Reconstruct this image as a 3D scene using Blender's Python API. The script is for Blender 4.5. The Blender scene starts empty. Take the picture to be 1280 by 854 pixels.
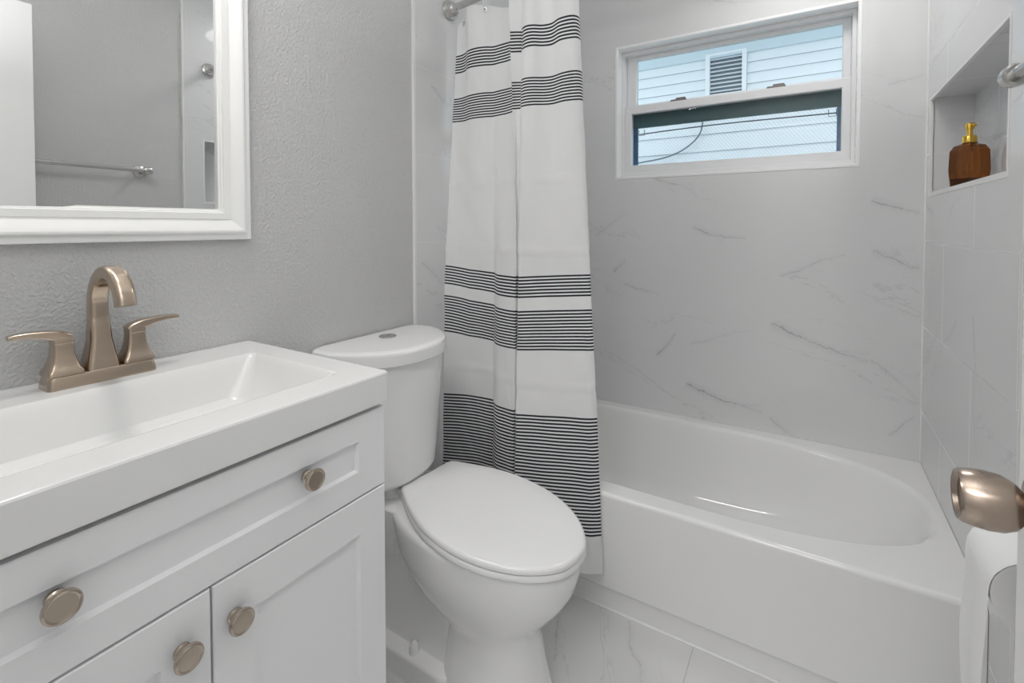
import bpy, bmesh, math, random
from mathutils import Vector, Matrix
PI = math.pi
sc = bpy.context.scene
col = sc.collection
random.seed(7)

# ------------------------------------------------------------------ camera
CAM = Vector((1.1491, 0.8, 1.209)); F_PX = 602.28
yaw, pitch, roll = math.radians(31.7746), math.radians(1.4397), math.radians(-0.0718)
Fw = Vector((-math.sin(yaw)*math.cos(pitch), math.cos(yaw)*math.cos(pitch), -math.sin(pitch)))
Rt = Vector((math.cos(yaw), math.sin(yaw), 0)); Up = Rt.cross(Fw)
R2 = math.cos(roll)*Rt + math.sin(roll)*Up; U2 = -math.sin(roll)*Rt + math.cos(roll)*Up
cam = bpy.data.cameras.new('camera'); camo = bpy.data.objects.new('camera', cam); col.objects.link(camo)
cam.sensor_fit = 'HORIZONTAL'; cam.sensor_width = 36.0; cam.lens = F_PX/1280*36.0
cam.shift_y = -127.97/1280; cam.clip_start = 0.02
m = Matrix((R2, U2, -Fw)).transposed().to_4x4(); m.translation = CAM
camo.matrix_world = m
sc.camera = camo

# ------------------------------------------------------------------ world, lights, exposure
w = bpy.data.worlds.new('sky'); sc.world = w; w.use_nodes = True
bg = w.node_tree.nodes['Background']; bg.inputs[0].default_value = (0.74, 0.89, 1.0, 1); bg.inputs[1].default_value = 1.95
sc.view_settings.view_transform = 'Standard'; sc.view_settings.look = 'None'
sc.view_settings.gamma = 1.0; sc.view_settings.use_curve_mapping = False
sc.view_settings.exposure = -0.03
sc.cycles.max_bounces = 12; sc.cycles.diffuse_bounces = 8; sc.cycles.glossy_bounces = 6
sc.cycles.transmission_bounces = 8; sc.cycles.transparent_max_bounces = 12
sc.cycles.caustics_reflective = False; sc.cycles.caustics_refractive = False
sc.cycles.sample_clamp_indirect = 4.0
sc.cycles.use_denoising = True

def area_light(name, loc, size, power, color=(1, .97, .93), rot=(0, 0, 0), size_y=None, shape='DISK'):
    l = bpy.data.lights.new(name, 'AREA'); l.shape = shape; l.size = size
    if size_y: l.size_y = size_y
    l.energy = power; l.color = color
    o = bpy.data.objects.new(name, l); col.objects.link(o); o.location = loc; o.rotation_euler = rot
    return o
CEIL = 2.44
area_light('added_ceiling_fill', (1.15, 2.58, CEIL-.10), .36, 3.3, (1, .99, .98))  # fill lamp added over the tub to brighten the upper tiles
area_light('vanity_lamp_light', (.14, 1.15, 2.10), .50, 6.2, (1, .975, .95), (0, math.radians(-25), 0), .10, 'RECTANGLE')
area_light('added_hall_fill', (1.0, -.35, CEIL-.06), .8, 19.0, (1, .99, .985))  # unseen fill added in the hall, lighting the room through the doorway
area_light('ceiling_bounce_fill', (1.05, .78, 1.75), .35, 13.5, (1, 1, .995), (PI, 0, 0))   # added fill aimed at the ceiling, to spread soft light from above

# ------------------------------------------------------------------ materials
def mat(name, color=(.8, .8, .8), rough=.5, metal=0, **kw):
    M = bpy.data.materials.new(name); M.use_nodes = True
    b = M.node_tree.nodes['Principled BSDF']
    b.inputs['Base Color'].default_value = (*color, 1); b.inputs['Roughness'].default_value = rough
    b.inputs['Metallic'].default_value = metal
    for k, v in kw.items(): b.inputs[k.replace('_', ' ')].default_value = v
    return M
class NT:
    def __init__(s, M): s.t = M.node_tree; s.n = s.t.nodes; s.l = s.t.links; s.b = s.n['Principled BSDF']
    def new(s, ty, **kw):
        n = s.n.new(ty)
        for k, v in kw.items(): setattr(n, k, v)
        return n
    def put(s, sock, v):
        if hasattr(v, 'is_output') or isinstance(v, bpy.types.NodeSocket): s.l.new(v, sock)
        elif v is not None: sock.default_value = v
    def math(s, op, a, b=None, c=None, clamp=False):
        n = s.new('ShaderNodeMath', operation=op, use_clamp=clamp)
        s.put(n.inputs[0], a)
        if b is not None: s.put(n.inputs[1], b)
        if c is not None: s.put(n.inputs[2], c)
        return n.outputs[0]
    def rng(s, v, a, b, c=0.0, d=1.0, smooth=True):
        n = s.new('ShaderNodeMapRange'); n.interpolation_type = 'SMOOTHSTEP' if smooth else 'LINEAR'
        s.put(n.inputs[0], v)
        for i, x in enumerate((a, b, c, d)): s.put(n.inputs[i+1], x)
        return n.outputs[0]
    def noise(s, vec, scale, detail=2, rough=.5, dist=0):
        n = s.new('ShaderNodeTexNoise'); s.put(n.inputs['Vector'], vec)
        n.inputs['Scale'].default_value = scale; n.inputs['Detail'].default_value = detail
        n.inputs['Roughness'].default_value = rough; n.inputs['Distortion'].default_value = dist
        return n
    def mix(s, f, a, b):
        n = s.new('ShaderNodeMix', data_type='RGBA'); s.put(n.inputs[0], f); s.put(n.inputs[6], a); s.put(n.inputs[7], b)
        return n.outputs[2]
    def bump(s, h, strength, dist):
        n = s.new('ShaderNodeBump'); n.inputs['Strength'].default_value = strength; n.inputs['Distance'].default_value = dist
        s.put(n.inputs['Height'], h); s.l.new(n.outputs[0], s.b.inputs['Normal'])

def paint_mat(name, c, bump=.25, scale=130):
    M = mat(name, c, .55); T = NT(M); g = T.new('ShaderNodeTexCoord').outputs['Object']
    n = T.noise(g, scale, 3, .55); T.bump(T.rng(n.outputs[0], .40, .68), bump, .0025)
    return M

def tile_mat(name, ax_u, ax_v, tw, th, u0, v0, veins, offset_rows=True, base=(.70, .70, .705), rough=.07, seed=0., faint=.22, grout=(.72, .72, .72), gk=.8):
    """large marble tiles laid in the plane of the two given axes; veins are (u0,v0,u1,v1,strength,width)"""
    M = mat(name, base, rough); T = NT(M)
    xyz = T.new('ShaderNodeSeparateXYZ'); co = T.new('ShaderNodeTexCoord').outputs['Object']; T.l.new(co, xyz.inputs[0])
    u = xyz.outputs['XYZ'.index(ax_u)]; v = xyz.outputs['XYZ'.index(ax_v)]
    uu = T.math('DIVIDE', T.math('SUBTRACT', u, u0), tw); vv = T.math('DIVIDE', T.math('SUBTRACT', v, v0), th)
    row = T.math('FLOOR', vv)
    if offset_rows: uu = T.math('ADD', uu, T.math('MULTIPLY', T.math('FLOORED_MODULO', row, 2.0), .5))
    du = T.math('MULTIPLY', T.math('ABSOLUTE', T.math('SUBTRACT', uu, T.math('ROUND', uu))), tw)
    dv = T.math('MULTIPLY', T.math('ABSOLUTE', T.math('SUBTRACT', vv, T.math('ROUND', vv))), th)
    d = T.math('MINIMUM', du, dv)
    g = T.rng(d, .0007, .0016, 1, 0)
    # coordinates wobbled by noise
    n1 = T.noise(co, 7, 2, .5); n2 = T.noise(co, 45, 4, .65)
    w1 = T.math('MULTIPLY', T.math('SUBTRACT', n1.outputs[0], .5), .035); w2 = T.math('MULTIPLY', T.math('SUBTRACT', n2.outputs[0], .5), .022)
    wob = T.math('ADD', w1, w2)
    pu = T.math('ADD', u, T.math('MULTIPLY', wob, .6)); pv = T.math('ADD', v, wob)
    thick = T.noise(co, 23, 3, .6)
    total = None
    rv_ = random.Random(int(seed)+3); segs = []
    for (a, b, c2, d2, st, wd) in veins:
        L = math.hypot(c2-a, d2-b); nx, ny = -(d2-b)/L, (c2-a)/L
        pts = [(a, b)]
        for q in (.34, .68):
            jj = rv_.uniform(-.055, .055)*L; pts.append((a+(c2-a)*q+nx*jj, b+(d2-b)*q+ny*jj))
        pts.append((c2, d2))
        for k in range(3): segs.append((*pts[k], *pts[k+1], st*.95*(1, .85, .65)[k], wd*(1, .9, .7)[k]))
        if L > .18:
            sg = rv_.choice((-1, 1)); p = pts[rv_.choice((1, 2))]
            segs.append((*p, p[0]+(c2-a)*.3+nx*sg*L*.13, p[1]+(d2-b)*.3+ny*sg*L*.13, st*.3, wd*.6))
    for (a, b, c2, d2, st, wd) in segs:
        L = math.hypot(c2-a, d2-b); ex, ey = (c2-a)/L, (d2-b)/L
        ru = T.math('SUBTRACT', pu, a); rv = T.math('SUBTRACT', pv, b)
        t = T.math('ADD', T.math('MULTIPLY', ru, ex), T.math('MULTIPLY', rv, ey))
        n = T.math('ABSOLUTE', T.math('SUBTRACT', T.math('MULTIPLY', rv, ex), T.math('MULTIPLY', ru, ey)))
        tt = T.math('DIVIDE', t, L)
        env = T.math('MULTIPLY', T.rng(tt, -.10, .06), T.rng(tt, .94, 1.10, 1, 0))
        wdn = T.math('MULTIPLY', T.rng(thick.outputs[0], .3, .7, .35, 1.5), wd)
        core = T.math('SUBTRACT', 1.0, T.math('DIVIDE', n, wdn), clamp=True)
        halo = T.math('MULTIPLY', T.math('SUBTRACT', 1.0, T.math('DIVIDE', n, wd*6), clamp=True), .22)
        val = T.math('MULTIPLY', T.math('MULTIPLY', T.math('MAXIMUM', core, halo), env), st)
        total = val if total is None else T.math('MAXIMUM', total, val)
    # faint generic veining
    ca, sa = math.cos(math.radians(-22)), math.sin(math.radians(-22))
    al = T.math('ADD', T.math('MULTIPLY', u, ca), T.math('MULTIPLY', v, sa)); ac = T.math('SUBTRACT', T.math('MULTIPLY', v, ca), T.math('MULTIPLY', u, sa))
    mp = T.new('ShaderNodeCombineXYZ'); T.put(mp.inputs[0], T.math('MULTIPLY', al, .75)); T.put(mp.inputs[1], T.math('MULTIPLY', ac, 2.6)); mp.inputs[2].default_value = seed
    nn = T.noise(mp.outputs[0], 2.2, 6, .6, .35)
    ridge = T.rng(T.math('ABSOLUTE', T.math('SUBTRACT', nn.outputs[0], .5)), 0, .010, 1, 0)
    msk = T.noise(mp.outputs[0], 2.4, 2); ridge = T.math('MULTIPLY', T.math('MULTIPLY', ridge, T.rng(msk.outputs[0], .50, .62)), faint)
    total = ridge if total is None else T.math('MAXIMUM', total, ridge)
    cloud = T.noise(mp.outputs[0], 1.7, 3)
    basec = T.mix(T.rng(cloud.outputs[0], .4, .7, 0, .22), (*base, 1), (base[0]*.93, base[1]*.935, base[2]*.95, 1))
    c1 = T.mix(total, basec, (.27, .27, .285, 1))
    c2 = T.mix(T.math('MULTIPLY', g, gk), c1, (*grout, 1))
    T.l.new(c2, T.b.inputs['Base Color'])
    T.put(T.b.inputs['Roughness'], T.math('ADD', T.math('MULTIPLY', g, .5*gk), rough))
    T.bump(T.math('SUBTRACT', 1.0, g), .10*gk, .0004)
    return M

def brushed(name, c, rough=.28, aniso=.5):
    M = mat(name, c, rough, 1.0); M.node_tree.nodes['Principled BSDF'].inputs['Anisotropic'].default_value = aniso
    return M

def glass_pane(name, tint=(1, 1, 1), refl=.06):
    M = bpy.data.materials.new(name); M.use_nodes = True; t = M.node_tree; t.nodes.clear()
    o = t.nodes.new('ShaderNodeOutputMaterial'); a = t.nodes.new('ShaderNodeBsdfTransparent'); g = t.nodes.new('ShaderNodeBsdfGlossy')
    a.inputs[0].default_value = (*tint, 1); g.inputs['Roughness'].default_value = 0.0
    f = t.nodes.new('ShaderNodeFresnel'); f.inputs[0].default_value = 1.45
    mx = t.nodes.new('ShaderNodeMixShader'); t.links.new(f.outputs[0], mx.inputs[0]); t.links.new(a.outputs[0], mx.inputs[1]); t.links.new(g.outputs[0], mx.inputs[2])
    t.links.new(mx.outputs[0], o.inputs[0]); return M

def screen_mat(name):
    """insect mesh: fine slanting threads, mostly open"""
    M = bpy.data.materials.new(name); M.use_nodes = True; t = M.node_tree; t.nodes.clear()
    o = t.nodes.new('ShaderNodeOutputMaterial'); a = t.nodes.new('ShaderNodeBsdfTransparent'); g = t.nodes.new('ShaderNodeBsdfDiffuse')
    g.inputs[0].default_value = (.20, .30, .40, 1)
    co = t.nodes.new('ShaderNodeTexCoord'); mp = t.nodes.new('ShaderNodeMapping'); mp.inputs['Rotation'].default_value = (0, math.radians(38), 0)
    t.links.new(co.outputs['Object'], mp.inputs[0])
    wv = t.nodes.new('ShaderNodeTexWave'); wv.bands_direction = 'X'; wv.inputs['Scale'].default_value = 28; wv.inputs['Distortion'].default_value = .6
    wv.inputs['Detail'].default_value = 1
    t.links.new(mp.outputs[0], wv.inputs['Vector'])
    r = t.nodes.new('ShaderNodeMapRange'); r.inputs[1].default_value = .55; r.inputs[2].default_value = 1; r.inputs[3].default_value = .10; r.inputs[4].default_value = .19
    t.links.new(wv.outputs['Fac'], r.inputs[0])
    mx = t.nodes.new('ShaderNodeMixShader'); t.links.new(r.outputs[0], mx.inputs[0]); t.links.new(a.outputs[0], mx.inputs[1]); t.links.new(g.outputs[0], mx.inputs[2])
    t.links.new(mx.outputs[0], o.inputs[0]); return M

def curtain_mat():
    """white polyester with woven groups of black lines; the UV's v is the height on the cloth in metres"""
    M = mat('striped_curtain_cloth', (.83, .83, .83), .75); T = NT(M)
    uv = T.new('ShaderNodeUVMap'); sp = T.new('ShaderNodeSeparateXYZ'); T.l.new(uv.outputs[0], sp.inputs[0]); v = sp.outputs[1]
    tot = None
    for (a, b, n) in BANDS:
        p = (b-a)/(n-1+.54)
        ph = T.math('DIVIDE', T.math('SUBTRACT', v, a), p)
        on = T.math('LESS_THAN', T.math('FRACT', ph), .54)
        win = T.math('MULTIPLY', T.math('GREATER_THAN', v, a), T.math('LESS_THAN', v, b))
        k = T.math('MULTIPLY', on, win); tot = k if tot is None else T.math('MAXIMUM', tot, k)
    c = T.mix(tot, (.84, .84, .845, 1), (.022, .022, .03, 1)); T.l.new(c, T.b.inputs['Base Color'])
    co = T.new('ShaderNodeTexCoord').outputs['Object']; n = T.noise(co, 700, 2); T.bump(n.outputs[0], .08, .0005)
    # a little light comes through the cloth
    tr = T.new('ShaderNodeBsdfTranslucent'); T.l.new(c, tr.inputs[0])
    mx = T.new('ShaderNodeMixShader'); mx.inputs[0].default_value = .22
    out = T.n['Material Output']; T.l.new(T.b.outputs[0], mx.inputs[1]); T.l.new(tr.outputs[0], mx.inputs[2]); T.l.new(mx.outputs[0], out.inputs[0])
    return M
BANDS = [(1.7665, 1.831, 7), (1.590, 1.6755, 10), (.980, 1.050, 7), (.806, .9375, 13), (.222, .592, 34)]

M_wall = paint_mat('grey_orange_peel_paint', (.58, .58, .577), .55, 150)
M_ceil = mat('white_ceiling_paint', (.86, .86, .85), .6)
M_trim = mat('white_trim_paint', (.80, .80, .79), .35)
M_edge = mat('satin_white_tile_edge', (.78, .78, .77), .22)
M_cab = mat('white_cabinet_paint', (.83, .83, .845), .38)
M_top = mat('white_cultured_marble', (.785, .785, .78), .10)
M_cer = mat('white_vitreous_china', (.82, .82, .815), .05)
M_seat = mat('white_seat_plastic', (.80, .80, .80), .14)
M_tub = mat('white_bathtub_enamel', (.80, .80, .795), .07)
M_nick = brushed('brushed_nickel', (.55, .45, .36), .22)
M_knob = brushed('brushed_nickel_knob', (.50, .43, .36), .20)
M_aged = brushed('aged_nickel', (.43, .35, .29), .22)
M_chrome = mat('satin_chrome', (.60, .59, .57), .26, 1.0)
M_dark = mat('dark_gap', (.03, .03, .03), .7)
M_mirror = mat('silvered_glass', (.93, .94, .94), .0, 1.0)
M_vinyl = mat('white_window_vinyl', (.76, .76, .77), .30)
M_glass = glass_pane('clear_window_glass')
M_teal = mat('dark_teal_screen_frame', (.06, .16, .18), .4)
M_blue = mat('blue_grey_screen_rail', (.10, .22, .36), .4)
M_mesh = screen_mat('insect_mesh')
M_latch = mat('brown_grey_latch', (.20, .18, .17), .4)
M_siding = mat('white_lap_siding', (.80, .82, .83), .6)
M_frieze = mat('soffit_shaded_frieze', (.60, .68, .72), .6)  # frieze trim with the soffit's shade put into its blue-grey colour
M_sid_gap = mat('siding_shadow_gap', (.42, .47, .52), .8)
M_cable = mat('grey_cable', (.16, .19, .22), .6)
M_amber = mat('amber_glass', (.34, .105, .014), .03, 0, IOR=1.45, Transmission_Weight=.88)
M_soap = mat('dark_soap', (.035, .010, .006), .3)
M_gold = mat('polished_gold', (.80, .52, .10), .16, 1.0)
M_paper = paint_mat('white_tissue_paper', (.86, .86, .855), .15, 300)
M_card = mat('grey_cardboard', (.45, .43, .41), .8)
M_door = mat('white_door_paint', (.80, .80, .79), .4)
M_caulk = mat('white_caulk', (.80, .80, .79), .5)
M_lamp = mat('added_lamp_glass', (.9, .9, .88), .3)  # glowing diffuser of the added ceiling lamp
M_lamp.node_tree.nodes['Principled BSDF'].inputs['Emission Color'].default_value = (1, .96, .9, 1)
M_lamp.node_tree.nodes['Principled BSDF'].inputs['Emission Strength'].default_value = 1.5
M_curt = curtain_mat()

W = 1.49; D = 2.9923; TT = .010     # tile face of right wall, tile face of window wall, tile thickness
V_back = [(1.022, .818, 1.335, .711, .75, .0045), (.693, .518, .989, .453, .8, .0045), (.56, .623, .647, .743, .8, .0035),
          (1.342, 1.116, 1.478, 1.064, .7, .0045), (1.339, 1.306, 1.475, 1.26, .65, .0045), (.711, 1.204, .917, 1.155, .6, .0035),
          (1.048, 1.013, 1.257, 1.099, .5, .003), (.409, .942, .576, .898, .5, .003), (.54, 1.43, .71, 1.37, .55, .004),
          (.27, 1.17, .42, 1.28, .35, .003), (.36, .995, .41, 1.05, .6, .0035), (.71, .70, .94, .775, .35, .0025),
          (1.345, .715, 1.48, .60, .4, .003), (1.02, .44, 1.12, .37, .6, .004), (1.38, 1.72, 1.48, 1.74, .4, .003),
          (1.40, .45, 1.47, .53, .5, .003), (.10, 1.30, .30, 1.18, .4, .003), (.75, 2.18, .95, 2.12, .4, .003)]
ROWS = [0, .557, .857, 1.157, 1.4347, 2.0434, 2.44]      # tile courses of the window wall, each with its own veins
M_tile_b = [tile_mat('marble_tile_window_wall', 'X', 'Z', .62, .30, .71, 1.157,
            [v for v in V_back if max(v[1], v[3]) > z0-.02 and min(v[1], v[3]) < z1+.02], seed=1., gk=.3) for z0, z1 in zip(ROWS, ROWS[1:])]
M_tile_r = tile_mat('marble_tile_right_wall', 'Y', 'Z', .62, .30, 2.402, 1.157,
                    [(2.40, 1.0, 2.34, .66, .5, .003), (2.87, 1.25, 2.98, 1.285, .5, .004), (2.55, .95, 2.75, .80, .45, .003), (2.2, 1.75, 2.5, 1.9, .4, .003)], seed=5.)
M_tile_l = tile_mat('marble_tile_left_wall', 'Y', 'Z', .62, .30, 2.3, 1.157,
                    [(2.05, 1.09, 2.16, 1.0, .5, .003), (2.10, 1.70, 2.2, 1.66, .5, .003), (2.3, 1.2, 2.7, 1.0, .5, .003)], seed=9.)
M_tile_n = tile_mat('marble_tile_niche', 'Y', 'Z', .62, .60, 2.402, .857,
                    [(2.55, 1.43, 2.9, 1.50, .6, .004), (2.3, 1.55, 2.6, 1.48, .5, .003)], seed=12., faint=.3)
M_floor = tile_mat('marble_floor_tile', 'Y', 'X', 1.2, .61, 1.63, .877,
                   [(2.18, .47, 1.98, .56, .6, .003), (2.215, .69, 2.02, .80, .5, .003), (1.9, .85, 1.6, 1.0, .4, .003)], seed=21., rough=.16, base=(.70, .70, .70), grout=(.36, .36, .35))

# ------------------------------------------------------------------ mesh helpers
def link(name, bm, M, parent=None, sharp=35, smooth=True):
    me = bpy.data.meshes.new(name)
    bmesh.ops.remove_doubles(bm, verts=bm.verts, dist=1e-6)
    bmesh.ops.recalc_face_normals(bm, faces=bm.faces)
    bm.to_mesh(me); bm.free()
    if smooth:
        me.polygons.foreach_set('use_smooth', [True]*len(me.polygons)); me.set_sharp_from_angle(angle=math.radians(sharp))
    for mm in (M if isinstance(M, (list, tuple)) else [M]): me.materials.append(mm)
    o = bpy.data.objects.new(name, me); col.objects.link(o)
    if parent: o.parent = parent
    if smooth:
        wn = o.modifiers.new('weighted_normals', 'WEIGHTED_NORMAL'); wn.keep_sharp = True; wn.weight = 80
    return o
def BM(): return bmesh.new()
def box(bm, x0, x1, y0, y1, z0, z1, bev=0, seg=2, M=None, mi=0):
    r = bmesh.ops.create_cube(bm, size=1)
    vs = r['verts']
    for v in vs: v.co = Vector(((x0+x1)/2+v.co.x*(x1-x0), (y0+y1)/2+v.co.y*(y1-y0), (z0+z1)/2+v.co.z*(z1-z0)))
    fs = {f for v in vs for f in v.link_faces}
    if bev:
        r2 = bmesh.ops.bevel(bm, geom=list({e for v in vs for e in v.link_edges}), offset=bev, segments=seg, affect='EDGES', profile=.5)
        fs = {f for f in fs if f.is_valid} | set(r2['faces']); vs = list({v for f in fs for v in f.verts})
    for f in fs: f.material_index = mi
    if M is not None: bmesh.ops.transform(bm, matrix=M, verts=vs)
    return vs
def skin(bm, rings, close=True, cap0=True, cap1=True, mi=0):
    """bridge a list of point rings"""
    R = [[bm.verts.new(p) for p in r] for r in rings]; n = len(R[0])
    for a, b in zip(R, R[1:]):
        for i in range(n if close else n-1):
            j = (i+1) % n
            f = bm.faces.new((a[i], a[j], b[j], b[i])); f.material_index = mi
    if cap0: f = bm.faces.new(R[0][::-1]); f.material_index = mi
    if cap1: f = bm.faces.new(R[-1]); f.material_index = mi
    return [v for r in R for v in r]
def frame(bm, a0, a1, b0, b1, wl, wr, wb, wt, d0, d1, ax='XZ', ch=.0015):
    """mitred rectangular frame from depth d0 (front) to d1 (back)"""
    def P(a, b, d): return Vector((a, d, b)) if ax == 'XZ' else Vector((d, a, b))
    def R_(i, d, k): return [P(a0+wl*k+i, b0+wb*k+i, d), P(a1-wr*k-i, b0+wb*k+i, d), P(a1-wr*k-i, b1-wt*k-i, d), P(a0+wl*k+i, b1-wt*k-i, d)]
    sg = 1 if d1 > d0 else -1
    skin(bm, [R_(0, d1, 0), R_(0, d0+sg*ch, 0), R_(ch, d0, 0), R_(-ch, d0, 1), R_(0, d0+sg*ch, 1), R_(0, d1, 1), R_(0, d1, 0)], cap0=False, cap1=False)
def lathe(bm, prof, M=Matrix(), n=32, mi=0):
    """prof: (radius, height) pairs spun about local z"""
    rings = [[M @ Vector((max(r, 1e-5)*math.cos(2*PI*i/n), max(r, 1e-5)*math.sin(2*PI*i/n), h)) for i in range(n)] for r, h in prof]
    return skin(bm, rings, mi=mi)
def axis(loc, d, up=(0, 0, 1)):
    """matrix whose local z points along d"""
    z = Vector(d).normalized(); u = Vector(up)
    if abs(z.dot(u)) > .99: u = Vector((0, 1, 0))
    x = u.cross(z).normalized(); y = z.cross(x)
    M = Matrix((x, y, z)).transposed().to_4x4(); M.translation = Vector(loc); return M
def spline(pts, n=8):
    P = [Vector(p) for p in pts]; P = [P[0]*2-P[1]] + P + [P[-1]*2-P[-2]]; out = []
    for i in range(1, len(P)-2):
        for k in range(n):
            t = k/n; a, b, c, d = P[i-1], P[i], P[i+1], P[i+2]
            out.append(.5*((2*b)+(c-a)*t+(2*a-5*b+4*c-d)*t*t+(3*b-a-3*c+d)*t**3))
    out.append(P[-2]); return out
def tube(bm, pts, rad, n=12, mi=0):
    """round tube; rad a number or a list"""
    pts = [Vector(p) for p in pts]; rings = []; up = None
    for i, p in enumerate(pts):
        t = (pts[min(i+1, len(pts)-1)]-pts[max(i-1, 0)]).normalized()
        if up is None: up = t.orthogonal().normalized()
        up = (up-t*up.dot(t)).normalized(); s = t.cross(up)
        r = rad[i] if isinstance(rad, (list, tuple)) else rad
        rings.append([p+(up*math.cos(2*PI*k/n)+s*math.sin(2*PI*k/n))*r for k in range(n)])
    return skin(bm, rings, mi=mi)
def rrect(hw, hh, r, n=5):
    """rounded rectangle points (a,b)"""
    r = min(r, hw*.999, hh*.999); out = []
    for cx, cy, a0 in ((hw-r, hh-r, 0), (-hw+r, hh-r, PI/2), (-hw+r, -hh+r, PI), (hw-r, -hh+r, 1.5*PI)):
        for k in range(n+1):
            a = a0+PI/2*k/n; out.append((cx+r*math.cos(a), cy+r*math.sin(a)))
    return out
def sweep(bm, pts, side, secs, mi=0):
    """sweep rounded rectangles along pts in a plane; side = direction of the width; secs = (half width, half thickness, radius)"""
    pts = [Vector(p) for p in pts]; side = Vector(side).normalized(); rings = []
    for i, p in enumerate(pts):
        t = (pts[min(i+1, len(pts)-1)]-pts[max(i-1, 0)]).normalized(); nrm = t.cross(side).normalized()
        hw, hh, r = secs[i]
        rings.append([p+side*a+nrm*b for a, b in rrect(hw, hh, r)])
    return skin(bm, rings, mi=mi)
def lerp(a, b, t): return a+(b-a)*t
def interp(tab, x):
    if x <= tab[0][0]: return tab[0][1]
    for (a, va), (b, vb) in zip(tab, tab[1:]):
        if x <= b: return lerp(va, vb, (x-a)/(b-a))
    return tab[-1][1]

def thing(name, label, cat, loc=(0, 0, 0), rotz=0, group=None):
    o = bpy.data.objects.new(name, None); col.objects.link(o); o.location = loc; o.rotation_euler = (0, 0, rotz); o.empty_display_size = .05
    return tag(o, label, cat, group)
def tag(o, label, cat, group=None):
    o['label'] = label; o['category'] = cat
    if group: o['group'] = group
    return o
def struct(name, bm, M, parent=None, **kw):
    o = link(name, bm, M, parent, **kw)
    if not parent: o['kind'] = 'structure'
    return o
def local(bm, loc):
    """shift a mesh built in room coordinates to its thing's own origin"""
    bmesh.ops.translate(bm, verts=bm.verts, vec=-Vector(loc)); return bm

# ------------------------------------------------------------------ room shell
FY = .60                              # front wall with the doorway
bm = BM(); box(bm, -.12, W+.25, FY-1.6, D+.12, -.10, 0); struct('floor', bm, M_floor, smooth=False)
bm = BM(); box(bm, -.12, W+.25, FY-1.6, D+.20, CEIL, CEIL+.08); struct('ceiling', bm, M_ceil, smooth=False)
YTL = 2.0185; YTR = 2.082
bm = BM(); box(bm, -.12, 0, FY-1.6, D+.20, 0, CEIL); wl = struct('wall_left', bm, M_wall, smooth=False)
bm = BM(); box(bm, 0, TT, YTL+.004, D, 0, CEIL); link('tile_panel', bm, M_tile_l, wl, smooth=False)
bm = BM(); box(bm, 0, TT+.0015, YTL-.006, YTL+.004, 0, CEIL, .0015); link('tile_edge_trim', bm, M_edge, wl)

# right wall: painted part, tiled part with a recessed niche
NY0, NY1, NZ0, NZ1, NX = 2.1684, 2.9466, 1.3102, 1.6424, 1.603
XP = W+TT
bm = BM()
box(bm, XP, XP+.14, FY-1.6, YTR, 0, CEIL)
box(bm, XP, XP+.14, YTR, D+.20, 0, NZ0-.012); box(bm, XP, XP+.14, YTR, D+.20, NZ1+.012, CEIL)
box(bm, XP, XP+.14, YTR, NY0-.012, NZ0-.012, NZ1+.012); box(bm, XP, XP+.14, NY1+.012, D+.20, NZ0-.012, NZ1+.012)
box(bm, NX+.012, XP+.14, NY0-.012, NY1+.012, NZ0-.012, NZ1+.012)
wr = struct('wall_right', bm, M_wall, smooth=False)
bm = BM()
for y0, y1, z0, z1 in ((YTR, D, 0, NZ0), (YTR, D, NZ1, CEIL), (YTR, NY0, NZ0, NZ1), (NY1, D, NZ0, NZ1)): box(bm, W, XP, y0, y1, z0, z1)
link('tile_panel', bm, M_tile_r, wr, smooth=False)
bm = BM()
box(bm, NX, NX+.012, NY0, NY1, NZ0, NZ1)
box(bm, W+.002, NX+.012, NY0-.012, NY0, NZ0-.012, NZ1+.012); box(bm, W+.002, NX+.012, NY1, NY1+.012, NZ0-.012, NZ1+.012)
box(bm, W+.002, NX+.012, NY0, NY1, NZ0-.012, NZ0); box(bm, W+.002, NX+.012, NY0, NY1, NZ1, NZ1+.012)
link('niche_tile', bm, M_tile_n, wr, smooth=False)
bm = BM(); frame(bm, NY0-.001, NY1+.001, NZ0-.001, NZ1+.001, .009, .006, .014, .009, W-.0015, W+.008, 'YZ', .001)
link('niche_edge_trim', bm, M_edge, wr)
bm = BM(); box(bm, W-.001, XP, YTR-.008, YTR, 0, CEIL, .0015); link('tile_edge_trim', bm, M_edge, wr)

# window wall with the opening
WX0, WX1, WZ0, WZ1 = .366, 1.297, 1.4347, 2.0434; WT = .17
bm = BM()
for k, (z0, z1) in enumerate(zip(ROWS, ROWS[1:])):
    for x0, x1 in (((-.12, WX0), (WX1, W+.25)) if z0 == WZ0 else ((-.12, W+.25),)): box(bm, x0, x1, D, D+WT, z0, z1, mi=k)
wb = struct('wall_back', bm, M_tile_b, smooth=False)
bm = BM(); frame(bm, WX0-.004, WX1+.004, WZ0-.004, WZ1+.004, .012, .012, .012, .012, D-.002, D+.064)
link('window_reveal', bm, mat('polished_white_reveal', (.86, .86, .86), .10), wb)
# caulked inside corner
bm = BM(); box(bm, W-.004, W+.001, D-.004, D+.001, .3745, CEIL, .001); link('corner_caulk', bm, M_caulk, wb)

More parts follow.
